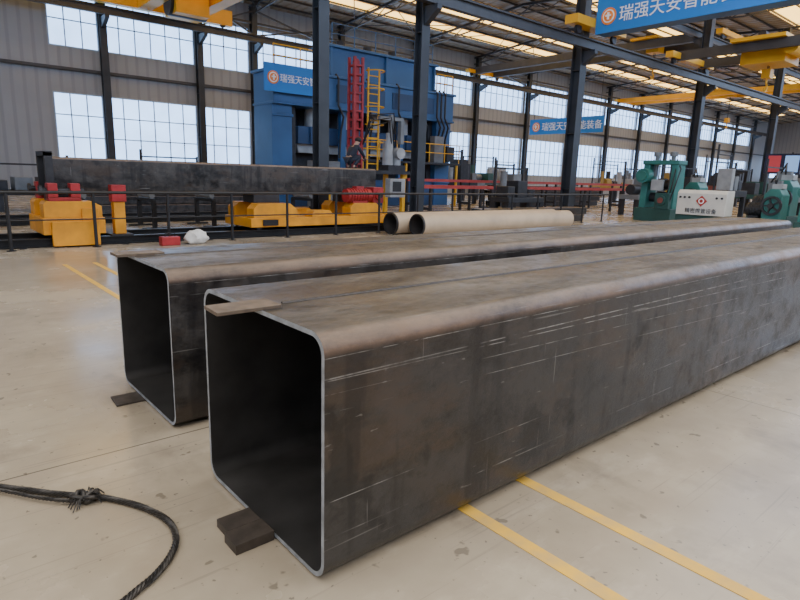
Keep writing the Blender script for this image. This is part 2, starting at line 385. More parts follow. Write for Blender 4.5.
for i in range(len(cols_x)-1):
    a, b = cols_x[i], cols_x[i+1]; MB().bar((a, 35.45, 10.5), (b, 35.45, 10.5), .1, .14).build('eave_tie', MT['beam'], ceil)
    if i in (1, 2, 5): 
        for z0, z1 in ((9.75, 11.2), (11.2, 9.75)): MB().bar((a, 35.3, z0), (b, 35.3, z1), .09, .09).build('eave_brace', MT['beam'], ceil)
tag(MB().box(XL, YW-.2, 6.45, XE, YW-.02, 6.6).build('trim_1', MT['beam'], base=False), 'grey girt running along the back wall between window bands', 'trim', kind='structure')
# columns
def column(x, y, wd, label, bracket=None, dp=None):
    dp = dp or wd; ztop = rz(y)-.3; c = thing('steel_column', (x, y, 0), label, 'column', 'steel columns holding up the roof')
    mb = MB(); t = .025
    mb.box(x-wd/2, y-dp/2, .04, x+wd/2, y-dp/2+t, ztop); mb.box(x-wd/2, y+dp/2-t, .04, x+wd/2, y+dp/2, ztop); mb.box(x-.01, y-dp/2+t, .04, x+.01, y+dp/2-t, ztop)
    for z in (1.2, 3.5, 6.0): mb.box(x-wd/2+.02, y-dp/2+t, z, x+wd/2-.02, y+dp/2-t, z+.02)
    mb.build('shaft', MT['column'], c)
    mb = MB().box(x-wd*.75, y-dp*.75, 0, x+wd*.75, y+dp*.75, .04)
    for sx in (-1, 1):
        for sy in (-1, 1): mb.cyl((x+sx*wd*.62, y+sy*dp*.62, .04), (x+sx*wd*.62, y+sy*dp*.62, .12), .025, 8)
    mb.build('base_plate', MT['column'], c)
    for by, bz in (bracket or []):
        s = 1 if by > y else -1
        MB().prism([(y+s*dp/2, bz), (by+s*.2, bz), (by+s*.2, bz-.15), (y+s*dp/2, bz-.55)], 'x', x-.1, x+.1).build('bracket', MT['column'], c)
    return c
YC = 14.7; RZ1 = 7.1; RZ2 = 9.6
B1 = [(14.15, RZ1-.36), (15.25, RZ2-.36)]
for x, lb in ((9.45, 'dark steel column behind the long tube, left of the red mast'), (13.25, 'dark steel column between the blue press ladder and the cream pipes'),
              (22.0, 'nearest dark steel column, leaning into view beside the cream pipes'), (33.6, 'dark steel column above the white control cabinet'),
              (45, 'distant middle row column beyond the green machine'), (57, 'far middle row column, second beyond the green machine'), (69, 'furthest middle row column by the end wall'), (81, 'tiny middle row column near the end wall')):
    column(x, YC, .34 if x < 20 else (.44 if x < 30 else .42), lb, B1)
ordn = ['first', 'second', 'third', 'fourth', 'fifth', 'sixth', 'seventh', 'eighth', 'ninth', 'tenth', 'eleventh', 'twelfth', 'thirteenth', 'fourteenth', 'fifteenth']
for i, x in enumerate(cols_x): column(x, 35.5, .36, 'dark column standing against the back wall windows, %s from the left' % ordn[i], [(34.6, RZ2-.36)])
for y, zt, lb in ((14.15, RZ1, 'dark crane runway beam facing the front bay on the middle columns'), (15.25, RZ2, 'higher crane runway beam behind the middle columns'), (34.6, RZ2, 'crane runway beam along the back wall columns')):
    r = thing('crane_runway_beam', (40, y, zt-.36), lb, 'beam', 'crane runway beams')
    MB().ibeam((-6, y, zt-.18), (105, y, zt-.18), .22, .36, .025, .015).build('girder', MT['beam'], r)
    MB().box(-6, y-.03, zt, 105, y+.03, zt+.07).build('rail', MT['dark'], r)
def wheels(cr, x0, x1, y, z):
    for x in (x0+.5, x1-.5): MB().cyl((x, y-.06, z+.18), (x, y+.06, z+.18), .17, 16).build('wheel', MT['dark'], cr)
T1, T2 = RZ1+.08, RZ2+.08
cr = thing('overhead_crane', (21.8, 4, T1), 'blue overhead crane girder carrying the large white lettered banner', 'crane')
MB().box(21.7, -8, T1+.06, 22.4, 13.85, 8.9).build('main_girder', MT['blue'], cr)
MB().box(20.4, 13.87, T1+.3, 24.0, 14.43, T1+.62).build('end_truck', MT['craney'], cr)
wheels(cr, 20.4, 24.0, 14.15, T1)
bn = thing('banner', (21.66, 4, 7.2), 'large blue banner with orange ring emblem and white characters on the near crane girder', 'banner')
MB().box(21.62, -6, T1+.04, 21.69, 13.84, 8.75).build('panel', MT['banner'], bn)
emblem((21.615, 13.3, 7.80), .31, (-1, 0, 0), bn)
lettering('瑞强天安智能装备', .60, (21.60, 12.88, 7.58), (0, -1, 0), bn)
lettering('瑞强天安智能装备', .60, (21.60, 6.6, 7.58), (0, -1, 0), bn)
cr = thing('overhead_crane', (12.2, 25, T2), 'yellow double girder crane high in the far bay at top left', 'crane')
for a in (10.7, 13.3): MB().box(a, 15.2, T2+.1, a+.7, 34.35, T2+.95).build('main_girder', MT['craney'], cr)
for y in (15.25, 34.6):
    MB().box(7.0, y-.22, T2+.12, 16, y+.22, T2+.95).build('end_truck', MT['craney'], cr); wheels(cr, 7.0, 16, y, T2)
MB().box(10.9, 31, T2+.95, 13.7, 32.6, T2+1.1).build('trolley', MT['dark'], cr)
MB().box(11.5, 31.0, T2-.5, 13.2, 32.6, T2+.95).build('hoist', MT['craney'], cr)
MB().cyl((11.35, 31.8, T2-.0), (13.29, 31.8, T2-.0), .55, 18).build('hoist_drum', MT['dark'], cr, smooth=True)
def crane2(x, y0, y1, z, label, ty, tz, m, wx=2.2, gh=.6, tw=.9, gw=.35, hz=.4, zl=.1):
    cr = thing('overhead_crane', (x, (y0+y1)/2, z), label, 'crane')
    for xa in (x, x+wx): MB().box(xa, y0, z+.2, xa+gw, y1, z+.2+gh).build('main_girder', m, cr)
    for y in (y0, y1):
        MB().box(x-.8, y-.18, z+.25, x+wx+1.2, y+.18, z+.52).build('end_truck', MT['craney'], cr); wheels(cr, x-.8, x+wx+1.2, y, z)
    zt = z+.2+gh
    MB().box(x-.3, ty-tw, zt, x+wx+.7, ty+tw, zt+.15).build('trolley', MT['craney'], cr)
    MB().cyl((x+.2, ty, zt+.3), (x+wx, ty, zt+.3), .16).build('drum', MT['dark'], cr)
    xm = x+wx/2+.2
    MB().box(xm-hz, ty-hz, z+zl, xm+hz, ty+hz, zt).build('hoist', MT['craney'], cr)
    for dx in (-.08, .08): MB().cyl((xm+dx, ty, z+zl), (xm+dx, ty, z-tz-.3), .02, 6).build('hoist_rope', MT['dark'], cr)
    mb = MB().box(xm-.22, ty-.18, z-tz-.7, xm+.22, ty+.18, z-tz-.3)
    mb.path([(xm, ty, z-tz-.7), (xm, ty, z-tz-.9), (xm+.17, ty, z-tz-1.02), (xm+.13, ty, z-tz-1.22), (xm-.08, ty, z-tz-1.28), (xm-.18, ty, z-tz-1.1)], .045, 8)
    mb.build('hook_block', MT['craney'], cr)
    return cr
crane2(37, 15.25, 34.6, T2, 'grey double girder crane crossing the far bay below the roof', 20, .2, MT['beam'], gh=.5)
crane2(60, 15.25, 34.6, T2, 'distant yellow crane deeper in the far bay', 24, 1.5, MT['craney'], gh=.45)
cr = crane2(29.3, -8, 14.15, T1, 'chunky yellow hoist on grey girders behind the blue girder at top right', 10.6, .1, MT['beam'], 2.6, .4, 1.1, .22, .9, -.25)
MB().cyl((29.6, 9.45, T1+.25), (31.6, 9.45, T1+.25), .28, 18).build('hoist_motor', MT['craney'], cr, smooth=True)
crane2(52, -8, 14.15, T1, 'distant yellow crane beyond the white cabinet', 9, .8, MT['craney'], gh=.45)
bn = thing('banner', (44, 30.2, 5.6), 'small distant blue banner with white characters below the roof', 'banner')
MB().box(43.95, 26.6, 5.5, 44.0, 33.9, 6.8).build('panel', MT['banner'], bn)
emblem((43.94, 33.2, 6.15), .4, (-1, 0, 0), bn)
lettering('瑞强天安智能装备', .74, (43.94, 32.6, 5.87), (0, -1, 0), bn)
for y in (27, 33.5): MB().cyl((43.97, y, 6.8), (43.97, y, rz(y)-.12), .02, 6).build('hanger', MT['dark'], bn)
# ---------------------------------------------------------------- the two big box tubes
def rrect(y0, z0, y1, z1, r, k=10):
    pts = []
    for cy, cz, a0 in ((y1-r, z1-r, 0), (y0+r, z1-r, 90), (y0+r, z0+r, 180), (y1-r, z0+r, 270)):
        for i in range(k+1):
            a = math.radians(a0+90*i/k); pts.append((cy+r*math.cos(a), cz+r*math.sin(a)))
    return pts
def box_tube(x0, x1, y0, y1, z0, z1, r, t):
    mb = MB(); o = rrect(y0, z0, y1, z1, r); i_ = rrect(y0+t, z0+t, y1-t, z1-t, max(r-t, .004)); n = len(o)
    mb.v = [V(v) for v in [(x0, *p) for p in o]+[(x1, *p) for p in o]+[(x1, *p) for p in i_]+[(x0, *p) for p in i_]]
    for k in range(4):
        for i in range(n):
            j = (i+1) % n; a, b = k*n, ((k+1) % 4)*n
            mb.f.append((a+i, a+j, b+j, b+i)); mb.m.append((0, 1, 2, 1)[k])
    return mb
def big_tube(x0, x1, y0, y1, z0, z1, label, m, s_, tabs):
    root = thing('box_section_steel_tube', ((x0+x1)/2, (y0+y1)/2, z0), label, 'steel tube', 'large square steel tubes on the floor')
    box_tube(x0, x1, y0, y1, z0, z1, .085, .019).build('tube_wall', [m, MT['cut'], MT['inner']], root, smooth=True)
    ym = (y0+y1)/2
    s = MB(); pts = [(x0+.13+i*(x1-x0-.3)/60, ym+s_, z1+.001) for i in range(61)]; s.path(pts, .008, 6); s.build('weld_seam', MT['weld'], root)
    for (a, b, yy0, yy1, zz0, zz1, rot) in tabs:
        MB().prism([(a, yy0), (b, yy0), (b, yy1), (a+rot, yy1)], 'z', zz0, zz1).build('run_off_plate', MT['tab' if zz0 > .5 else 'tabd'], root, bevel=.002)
    return root
Z0 = .012
big_tube(1.07, 13.2, 1.64, 2.705, Z0, 1.0, 'nearest large black steel box tube with open square end and scratched side', MT['steelA'], .0,
    [(.88, 1.16, 2.10, 2.25, .999, 1.014, .01), (.89, 1.065, 2.02, 2.135, .0, .046, .0), (.91, 1.065, 2.145, 2.26, .0, .040, .0), (1.07, 1.3, 2.02, 2.26, .0, .0117, .0)])
big_tube(1.12, 11.9, 3.34, 4.39, Z0, .985, 'second large black steel box tube lying behind the nearest one', MT['steelB'], .1,
    [(1.02, 1.32, 3.98, 4.14, .9845, 1.002, 0), (.94, 1.4, 3.93, 4.12, .0, .0117, .01)])
for i, (x, a, b) in enumerate(((1.90, -3, 1.75), (1.90, 4.4, 10.5), (2.34, -3, 1.75), (2.34, 4.4, 10.5))):
    lb = ['yellow painted floor line right of the near tube, the one closer to its open end', 'faded yellow floor line behind the tubes, nearer the camera', 'second yellow painted floor line right of the near tube', 'faded yellow floor line behind the tubes, the further one'][i]
    mb = MB().box(x-.035, a, .0005, x+.035, b, .003); tag(mb.build('floor_line', MT['yline']), lb, 'floor marking', 'yellow painted floor lines')
# wire rope
def catmull(P, k=14):
    P = [P[0]]+P+[P[-1]]; out = []
    for i in range(1, len(P)-2):
        a, b, c, d = P[i-1:i+3]
        for j in range(k):
            t = j/k; out.append(.5*((2*b)+(c-a)*t+(2*a-5*b+4*c-d)*t*t+(-a+3*b-3*c+d)*t**3))
    out.append(P[-2]); return out
def strands(mb, pts, R=.0095, r=.0062, ns=5, pitch=.10):
    s = 0; acc = [[] for _ in range(ns)]; fine = []
    for i in range(len(pts)-1):
        L = (pts[i+1]-pts[i]).length; m = max(1, int(L/.009))
        for j in range(m): fine.append(pts[i].lerp(pts[i+1], j/m))
    for i, p in enumerate(fine):
        d = (fine[min(i+1, len(fine)-1)]-fine[max(0, i-1)]); s += d.length/2; d.normalize()
        a = d.cross(V((0, 0, 1))); a = a.normalized() if a.length > .01 else V((1, 0, 0)); b = a.cross(d)
        for k in range(ns):
            t = 2*math.pi*(s/pitch+k/ns); acc[k].append(p+(a*math.cos(t)+b*math.sin(t))*R)
    for q in acc: mb.path(q, r, 5)
rp = thing('wire_rope', G(80, 497), 'greasy grey wire rope with a frayed knot lying on the concrete at bottom left', 'wire rope')
zz = .017
p1 = [G(x, y, zz) for x, y in ((-60, 478), (-20, 484), (20, 489), (50, 493), (82, 496), (112, 499), (145, 508), (168, 521), (176, 538), (170, 556), (155, 575), (135, 592), (112, 612), (90, 640))]
mb = MB(); strands(mb, catmull(p1), .0095, .0058); mb.build('main_rope', MT['rope'], rp, smooth=True)
p2 = [G(x, y, zz+.0) for x, y in ((88, 502), (70, 502), (40, 499), (10, 493), (-30, 485), (-70, 477))]
mb = MB(); strands(mb, [p+V((0, 0, .006)) for p in catmull(p2)], .006, .005, 3, .06); mb.build('tail_rope', MT['rope'], rp, smooth=True)
kc = G(86, 496, .03); mb = MB(); kp = []
for i in range(90):
    t = i/90*2*math.pi*3; kp.append(kc+V((math.cos(PS-1.57), math.sin(PS-1.57), 0))*(.045*math.cos(t*1.0+.3)+.012*math.sin(5*t/3))+V((math.cos(PS), math.sin(PS), 0))*(.03*math.sin(t*1.33))+V((0, 0, .014*math.sin(t*2+1))))
mb.path(kp, .010, 7)
for i in range(16):
    a = random.uniform(0, 6.28); L = random.uniform(.04, .075); d = V((math.cos(a), math.sin(a), 0))
    mb.path([kc+d*.03, kc+d*(.03+L*.5)+V((0, 0, .012)), V((*(kc+d*(.03+L)).xy, .006))], .003, 5)
mb.build('knot', MT['rope'], rp, smooth=True)
# ---------------------------------------------------------------- railing
YR = 12.58
rl = thing('railing', (11, YR, 0), 'thin black safety railing along the machine line behind the tubes', 'railing')
xx = 1.45
while xx < 21.8:
    mb = MB().cyl((xx, YR, 0), (xx, YR, 1.04), .032, 8); mb.cyl((xx, YR, 0), (xx, YR, .012), .08, 12); mb.build('post', MT['black'], rl); xx += 1.42
MB().cyl((1.2, YR, 1.06), (21.7, YR, 1.06), .03, 8).build('top_rail', MT['black'], rl)
MB().cyl((1.2, YR, .55), (21.7, YR, .55), .014, 8).build('mid_rail', MT['black'], rl)
for i, (y, a, b, lb) in enumerate(((12.95, -4, 12.5, 'front black floor track under the yellow clamp carriages'), (14.12, -4, 12.5, 'rear black floor track under the yellow clamp carriages'), (17.9, -4, 11, 'black floor track further back on the left'), (19.4, -4, 11, 'furthest black floor track on the left'))):
    t = thing('floor_track', ((a+b)/2, y, 0), lb, 'track', 'black floor tracks')
    MB().ibeam((a, y, .09), (b, y, .09), .16, .16, .02, .02).build('rail', MT['track'], t)
    x = a+.2
    while x < b: MB().box(x, y-.2, 0, x+.12, y+.2, .010).build('sole_plate', MT['track'], t); x += 1.8
def bogie(c, xa, xb, y0, y1, zt=.46):
    MB().box(xa, y0, .24, xb, y1, zt).build('base', MT['yellow'], c, bevel=.012)
    for x in (xa+.25, xb-.25):
        for yy in (12.95, 14.12): MB().cyl((x, yy-.05, .26), (x, yy+.05, .26), .088, 14).build('wheel', MT['dark'], c)
    MB().box(xa+.3, y0-.04, .28, xa+.7, y0, .42).build('name_plate', MT['black'], c)
y0, y1 = 12.82, 14.3
c = thing('clamp_carriage', (2.62, 13.55, .17), 'blocky yellow clamp carriage with red jaws under the left end of the long tube', 'clamp carriage', 'yellow clamp carriages')
bogie(c, 2.02, 3.12, y0, y1, .56)
MB().box(2.15, y0-.12, .03, 2.98, y0-.02, .5).build('skirt_plate', MT['yellow'], c, bevel=.01)
for ya, yb in ((y0+.02, y0+.45), (y1-.42, y1-.02)):
    MB().prism([(2.06, .56), (3.08, .56), (3.08, .78), (2.9, .88), (2.1, .88), (2.06, .82)], 'y', ya, yb).build('pedestal', MT['yellow'], c, bevel=.012)
MB().box(2.7, y0-.04, .5, 3.0, y0+.02, .74).build('side_lug', MT['yellow'], c, bevel=.01)
for yy in (y0+.16, y1-.14):
    a = 2.16
    j = MB(); j.box(a, yy-.13, .88, a+.56, yy+.13, .95); j.box(a, yy-.13, .95, a+.17, yy+.13, 1.22); j.box(a+.39, yy-.13, .95, a+.56, yy+.13, 1.22); j.build('clamp_jaw', MT['red'], c, bevel=.012)
    MB().cyl((a-.08, yy, 1.08), (a+.64, yy, 1.08), .055, 12).build('screw', MT['dark'], c); MB().cyl((a-.13, yy, 1.08), (a-.08, yy, 1.08), .10, 14).build('hand_wheel', MT['dark'], c)
MB().box(2.25, y0+.45, .86, 2.75, y1-.45, 1.02).build('cross_support', MT['dark'], c)
c = thing('clamp_carriage', (8.6, 13.55, .17), 'long low yellow carriage with a red motor unit under the long tube', 'clamp carriage', 'yellow clamp carriages')
bogie(c, 6.3, 10.7, y0, y1)
for sx, w_, h_ in ((7.0, .62, .80), (8.35, .35, .62), (9.75, .55, .80)):
    for ya, yb in ((y0+.02, y0+.40), (y1-.42, y1-.02)):
        MB().prism([(sx-w_, .46), (sx+w_, .46), (sx+w_*.9, h_-.14), (sx+w_*.6, h_), (sx-w_*.8, h_), (sx-w_, h_-.12)], 'y', ya, yb).build('pedestal', MT['yellow'], c, bevel=.012)
MB().box(6.6, y0+.45, .80, 7.3, y1-.45, 1.02).build('cross_support', MT['dark'], c)
MB().box(9.3, y0+.45, .80, 10.1, y1-.45, 1.02).build('cross_support', MT['dark'], c)
mb = MB().cyl((9.15, y0+.2, .99), (9.95, y0+.2, .99), .18, 20); 
for k in range(7): mb.cyl((9.25+k*.09, y0+.2, .99), (9.28+k*.09, y0+.2, .99), .205, 20)
mb.box(9.3, y0+.05, .80, 9.8, y0+.35, .86); mb.box(9.45, y0+.1, 1.15, 9.7, y0+.3, 1.24); mb.build('motor', MT['red'], c)
mb = MB().box(9.97, y0+.02, .80, 10.32, y0+.4, 1.22); mb.cyl((10.14, y0-.05, 1.0), (10.14, y0+.02, 1.0), .13, 16); mb.build('gear_housing', MT['red'], c, bevel=.01)
MB().cyl((10.14, y0-.11, 1.0), (10.14, y0-.05, 1.0), .06, 12).build('shaft_end', MT['dark'], c)
sb = thing('stop_block', (3.5, 13.5, 0), 'small yellow stop block with red top right of the left clamp carriage', 'stop block')
MB().box(3.34, 13.0, .2, 3.56, 13.2, .86).build('post', MT['yellow'], sb, bevel=.01)
MB().box(3.31, 12.97, .86, 3.59, 13.2, 1.2).build('red_face', MT['red'], sb, bevel=.01)
MB().box(3.24, 12.87, .17, 3.66, 14.2, .20).build('foot', MT['dark'], sb)
lt = thing('steel_tube_on_carriages', (6.4, 13.55, 1.03), 'long dark steel tube clamped across the yellow carriages', 'steel tube')
box_tube(2.35, 10.35, 13.25, 13.88, 1.025, 1.72, .05, .014).build('tube_wall', [MT['steelB'], MT['cut'], MT['inner']], lt, smooth=True)
mb = MB().box(2.2, 13.15, .95, 2.34, 13.24, 1.8); mb.box(2.2, 13.9, .95, 2.34, 13.99, 1.8); mb.box(2.2, 13.15, 1.73, 2.34, 13.99, 1.82); mb.build('end_clamp_frame', MT['dark'], lt)
def pipe(x0, x1, y, r, label):
    p = thing('cream_pipe', ((x0+x1)/2, y, 0), label, 'pipe', 'large cream pipes on the floor')
    MB().hollow((x0, y, r), (x1, y, r), r, r-.02, 40).build('pipe_wall', [MT['pipe'], MT['pipein']], p, smooth=True)
    MB().hollow((x0-.01, y, r), (x0+.05, y, r), r+.006, r-.022, 40).build('end_ring', MT['dark'], p)
pipe(10.0, 17.3, 12.12, .29, 'longer cream coated pipe lying nearer the railing with open dark end')
pipe(10.35, 17.2, 11.45, .29, 'cream coated pipe lying nearest the black tubes')
def blob(name, c, sc, m, label, cat):
    mb = MB().ball(c, 1, 20, sc=sc)
    for v in mb.v:
        v.x += .03*math.sin(v.z*30+v.y*21); v.y += .03*math.sin(v.x*27+v.z*18); v.z = max(.002, v.z+.02*math.sin(v.x*33))
    tag(mb.build(name, m, smooth=True), label, cat)
blob('white_sack', V((4.75, 12.28, .13)), (.25, .17, .17), MT['sack'], 'crumpled white sack on the floor in front of the railing', 'sack')
tb = thing('red_tool_case', (4.2, 12.28, 0), 'small red tool case beside the white sack', 'tool case')
MB().box(4.0, 12.18, 0, 4.38, 12.38, .18).build('case', MT['red'], tb, bevel=.015)
MB().path([(4.1, 12.28, .17), (4.1, 12.28, .25), (4.3, 12.28, .25), (4.3, 12.28, .17)], .012, 8).build('handle', MT['black'], tb)
# ---------------------------------------------------------------- blue press
PX0, PX1, PY0, PY1 = 12.9, 24.0, 24.0, 25.7
pr = thing('hydraulic_press', (18.3, 24.9, 0), 'huge blue hydraulic press standing in the far bay', 'press')
for a, b in ((PX0, PX0+1.0), (PX1-1.1, PX1)):
    mb = MB().box(a, PY0, 0, b, PY1, 4.6)
    for z in (1.2, 4.0): mb.box(a-.04, PY0-.07, z, b+.04, PY0, z+.12)
    mb.build('upright', MT['blue'], pr, bevel=.02)
for a in (16.6, 20.3): MB().box(a, PY0+.05, 1.3, a+.3, PY0+.3, 4.5).build('inner_post', MT['blue'], pr, bevel=.01)
mb = MB().box(PX0, PY0-.15, 4.6, PX1, PY1, 5.9); mb.box(PX0-.1, PY0-.25, 5.9, PX1+.1, PY1+.1, 6.02); mb.box(PX0-.05, PY0-.22, 4.5, PX1+.05, PY1+.05, 4.6)
mb.build('crown_beam', MT['blue'], pr, bevel=.02)
for i in range(2): xa = 16.2+i*3.4; MB().box(xa, PY0-.19, 4.85, xa+2.9, PY0-.155, 5.65).build('crown_panel', MT['blued'], pr)
mb = MB().box(16.0, PY0+.1, 6.02, 22.6, PY1-.1, 7.3)
for x in (16.0, 19.3, 22.6): mb.box(x-.05, PY0-.05, 6.02, x+.05, PY0+.1, 7.3)
mb.box(15.8, PY0-.1, 7.3, 22.8, PY1, 7.42); mb.build('top_housing', MT['blue'], pr, bevel=.015)
for i in range(4): MB().cyl((17.0+i*1.6, 24.7, 7.42), (17.0+i*1.6, 24.7, 7.75), .22, 16).build('accumulator', MT['dark'], pr)
mb = MB().box(PX0+1.6, PY0+.5, 2.9, PX1-1.6, PY1-.3, 3.7)
for x in (15.2, 17.2, 19.2, 21.2): mb.box(x-.08, PY0+.4, 2.9, x+.08, PY0+.5, 3.7)
mb.build('ram', MT['blued'], pr, bevel=.02)
for x in (15.4, 17.3, 19.2, 21.1): MB().cyl((x, 24.8, 3.7), (x, 24.8, 4.6), .32, 24).build('cylinder', MT['lgrey'], pr, smooth=True)
for x in (PX0+1.05, PX1-1.45): MB().box(x, PY0+.3, 1.3, x+.3, PY1-.3, 4.5).build('guide', MT['dark'], pr)
MB().box(PX0+1.0, PY0+.1, 0, PX1-1.1, PY1-.1, 1.3).build('bed', MT['blued'], pr, bevel=.02)
MB().box(PX0+1.4, PY1-.12, 1.3, PX1-1.4, PY1-.05, 4.5).build('dark_backing', MT['dark'], pr)  # dark sheet added so the gap between the uprights reads dark
MB().prism([(PX0+1.7, 2.9), (PX1-1.7, 2.9), (PX1-1.8, 2.5), (PX0+1.8, 2.5)], 'y', 24.8, 25.1).build('upper_die', MT['lgrey'], pr)
for x in (16.2, 18, 19.9, 21.6, 22.6, 22.9, 23.2): MB().path([(x, PY0-.1, 6.1), (x, PY0-.32, 5.9), (x, PY0-.32, 4.7), (x+.3, PY0-.32, 4.2), (x+.3, PY0-.12, 3.6), (x+.2, PY0-.12, 2.3)], .05, 8).build('hydraulic_pipe', MT['dark'], pr)
MB().box(22.3, PY0-.55, 2.3, 23.0, PY0-.15, 3.7).build('valve_block', MT['grey'], pr, bevel=.02)
MB().box(23.3, PY0-.5, 2.4, 23.9, PY0-.12, 3.2).build('valve_block', MT['dark'], pr, bevel=.02)
def handrail(xa, xb, y, z, m='craney'):
    mb = MB(); k = max(2, round((xb-xa)/1.2))
    for i in range(k+1): x = xa+(xb-xa)*i/k; mb.cyl((x, y, z), (x, y, z+.95), .028, 6)
    for h in (.5, .95): mb.cyl((xa, y, z+h), (xb, y, z+h), .026, 6)
    mb.build('handrail', MT[m], pr)
handrail(13.0, 15.7, 24.0, 6.02); handrail(16.1, 22.5, 24.1, 7.42, 'blue'); handrail(22.8, 24.0, 24.0, 6.02)
MB().box(17.0, PY0-1.0, 2.2, 23.9, PY0-.1, 2.3).build('work_platform', MT['dark'], pr)
handrail(17.1, 23.8, PY0-.95, 2.3)
for x in (17.2, 20, 23.7): MB().box(x-.05, PY0-.95, 0, x+.05, PY0-.85, 2.2).build('platform_leg', MT['craney'], pr)
bn = thing('press_sign', (13.8, 23.6, 5.0), 'blue company sign with white characters mounted on the left of the press', 'sign')
MB().box(12.35, 23.58, 4.95, 15.2, 23.66, 6.1).build('panel', MT['banner'], bn)
emblem((12.75, 23.57, 5.52), .27, (0, -1, 0), bn)
lettering('瑞强天安智能', .37, (13.07, 23.57, 5.40), (1, 0, 0), bn)
MB().box(13.6, 23.66, 5.1, 14.0, 23.84, 5.5).build('bracket', MT['dark'], bn)
cb = thing('electrical_cabinet', (14.6, 22.5, 0), 'grey electrical cabinet in front of the blue press', 'cabinet')
MB().box(14.0, 22.2, .1, 15.3, 22.9, 2.1).build('body', MT['grey'], cb, bevel=.02)
for i in range(2): d = MB().box(14.05+i*.62, 22.17, .2, 14.63+i*.62, 22.2, 2.0).build('door', MT['grey'], cb); MB().box(14.1+i*.95, 22.13, 1.0, 14.14+i*.95, 22.17, 1.2).build('handle', MT['black'], d)
MB().box(14.05, 22.25, 0, 15.25, 22.85, .1).build('plinth', MT['black'], cb)
# ---------------------------------------------------------------- welding gantry
gx, gy = 12.85, 17.0
gt = thing('welding_gantry', (gx, gy, 0), 'welding gantry with red mast, yellow ladder and raised work platform', 'gantry')
MB().box(gx-1.5, gy-.7, 1.6, gx+1.5, gy+.6, 1.72).build('platform', MT['dark'], gt)
for sx in (-1.3, 1.3):
    for sy in (-.5, .5): MB().box(gx+sx-.07, gy+sy-.07, 0, gx+sx+.07, gy+sy+.07, 1.6).build('leg', MT['craney'], gt)
mb = MB()
for dx in (-.45, -.12):
    for dy in (.15, .48): mb.box(gx+dx-.04, gy+dy-.04, 1.72, gx+dx+.04, gy+dy+.04, 5.5)
for i in range(12): mb.box(gx-.45, gy+.12, 1.9+i*.3, gx-.12, gy+.5, 1.96+i*.3)
mb.box(gx-.36, gy+.22, 1.72, gx-.2, gy+.42, 5.4)
mb.build('mast', MT['red'], gt)
mb = MB()
for dx in (.10, .58): mb.cyl((gx+dx, gy+.1, 1.72), (gx+dx, gy+.1, 5.2), .035, 8)
for i in range(11): mb.cyl((gx+.10, gy+.1, 1.95+i*.3), (gx+.58, gy+.1, 1.95+i*.3), .022, 6)
for z in (2.7, 3.3, 3.9, 4.5, 5.1): mb.path([(gx+.34+.34*math.cos(a), gy+.1-.42*math.sin(a), z) for a in [math.pi*k/8 for k in range(9)]], .022, 6)
mb.build('ladder', MT['craney'], gt)
MB().box(gx+.65, gy-.45, 1.72, gx+1.45, gy+.3, 1.92).build('welding_slide', MT['dark'], gt)
mb = MB().cyl((gx+.85, gy-.15, 1.92), (gx+.85, gy-.15, 2.75), .19, 18); mb.cyl((gx+.85, gy-.15, 2.75), (gx+.85, gy-.15, 3.05), .08, 12); mb.build('wire_drum', MT['lgrey'], gt, smooth=True)
mb = MB().cyl((gx+1.27, gy-.15, 1.92), (gx+1.27, gy-.15, 2.55), .15, 18); mb.cyl((gx+1.27, gy-.4, 2.35), (gx+1.27, gy-.15, 2.35), .2, 18); mb.build('wire_feeder', MT['lgrey'], gt, smooth=True)
mb = MB().box(gx+1.0, gy-.1, 1.92, gx+1.12, gy+.05, 3.7); mb.box(gx+.5, gy-.12, 3.5, gx+1.6, gy+.02, 3.62); mb.box(gx+1.45, gy-.15, 2.7, gx+1.6, gy+.05, 3.5); mb.build('boom', MT['grey'], gt)
cb = MB().box(gx+.3, gy-1.0, .8, gx+1.0, gy-.72, 1.45).build('control_box', MT['lgrey'], gt, bevel=.02)
MB().box(gx+.42, gy-1.02, 1.0, gx+.8, gy-1.0, 1.35).build('display', MT['dark'], cb)
for t in range(3): MB().path([(gx+.9+.1*t, gy-.3, 2.6), (gx+.6+.1*t, gy-.5, 3.4+.15*t), (gx+.0, gy-.2, 3.2+.2*t), (gx-.1, gy+.1, 2.6)], .025, 6).build('hose', MT['black'], gt)
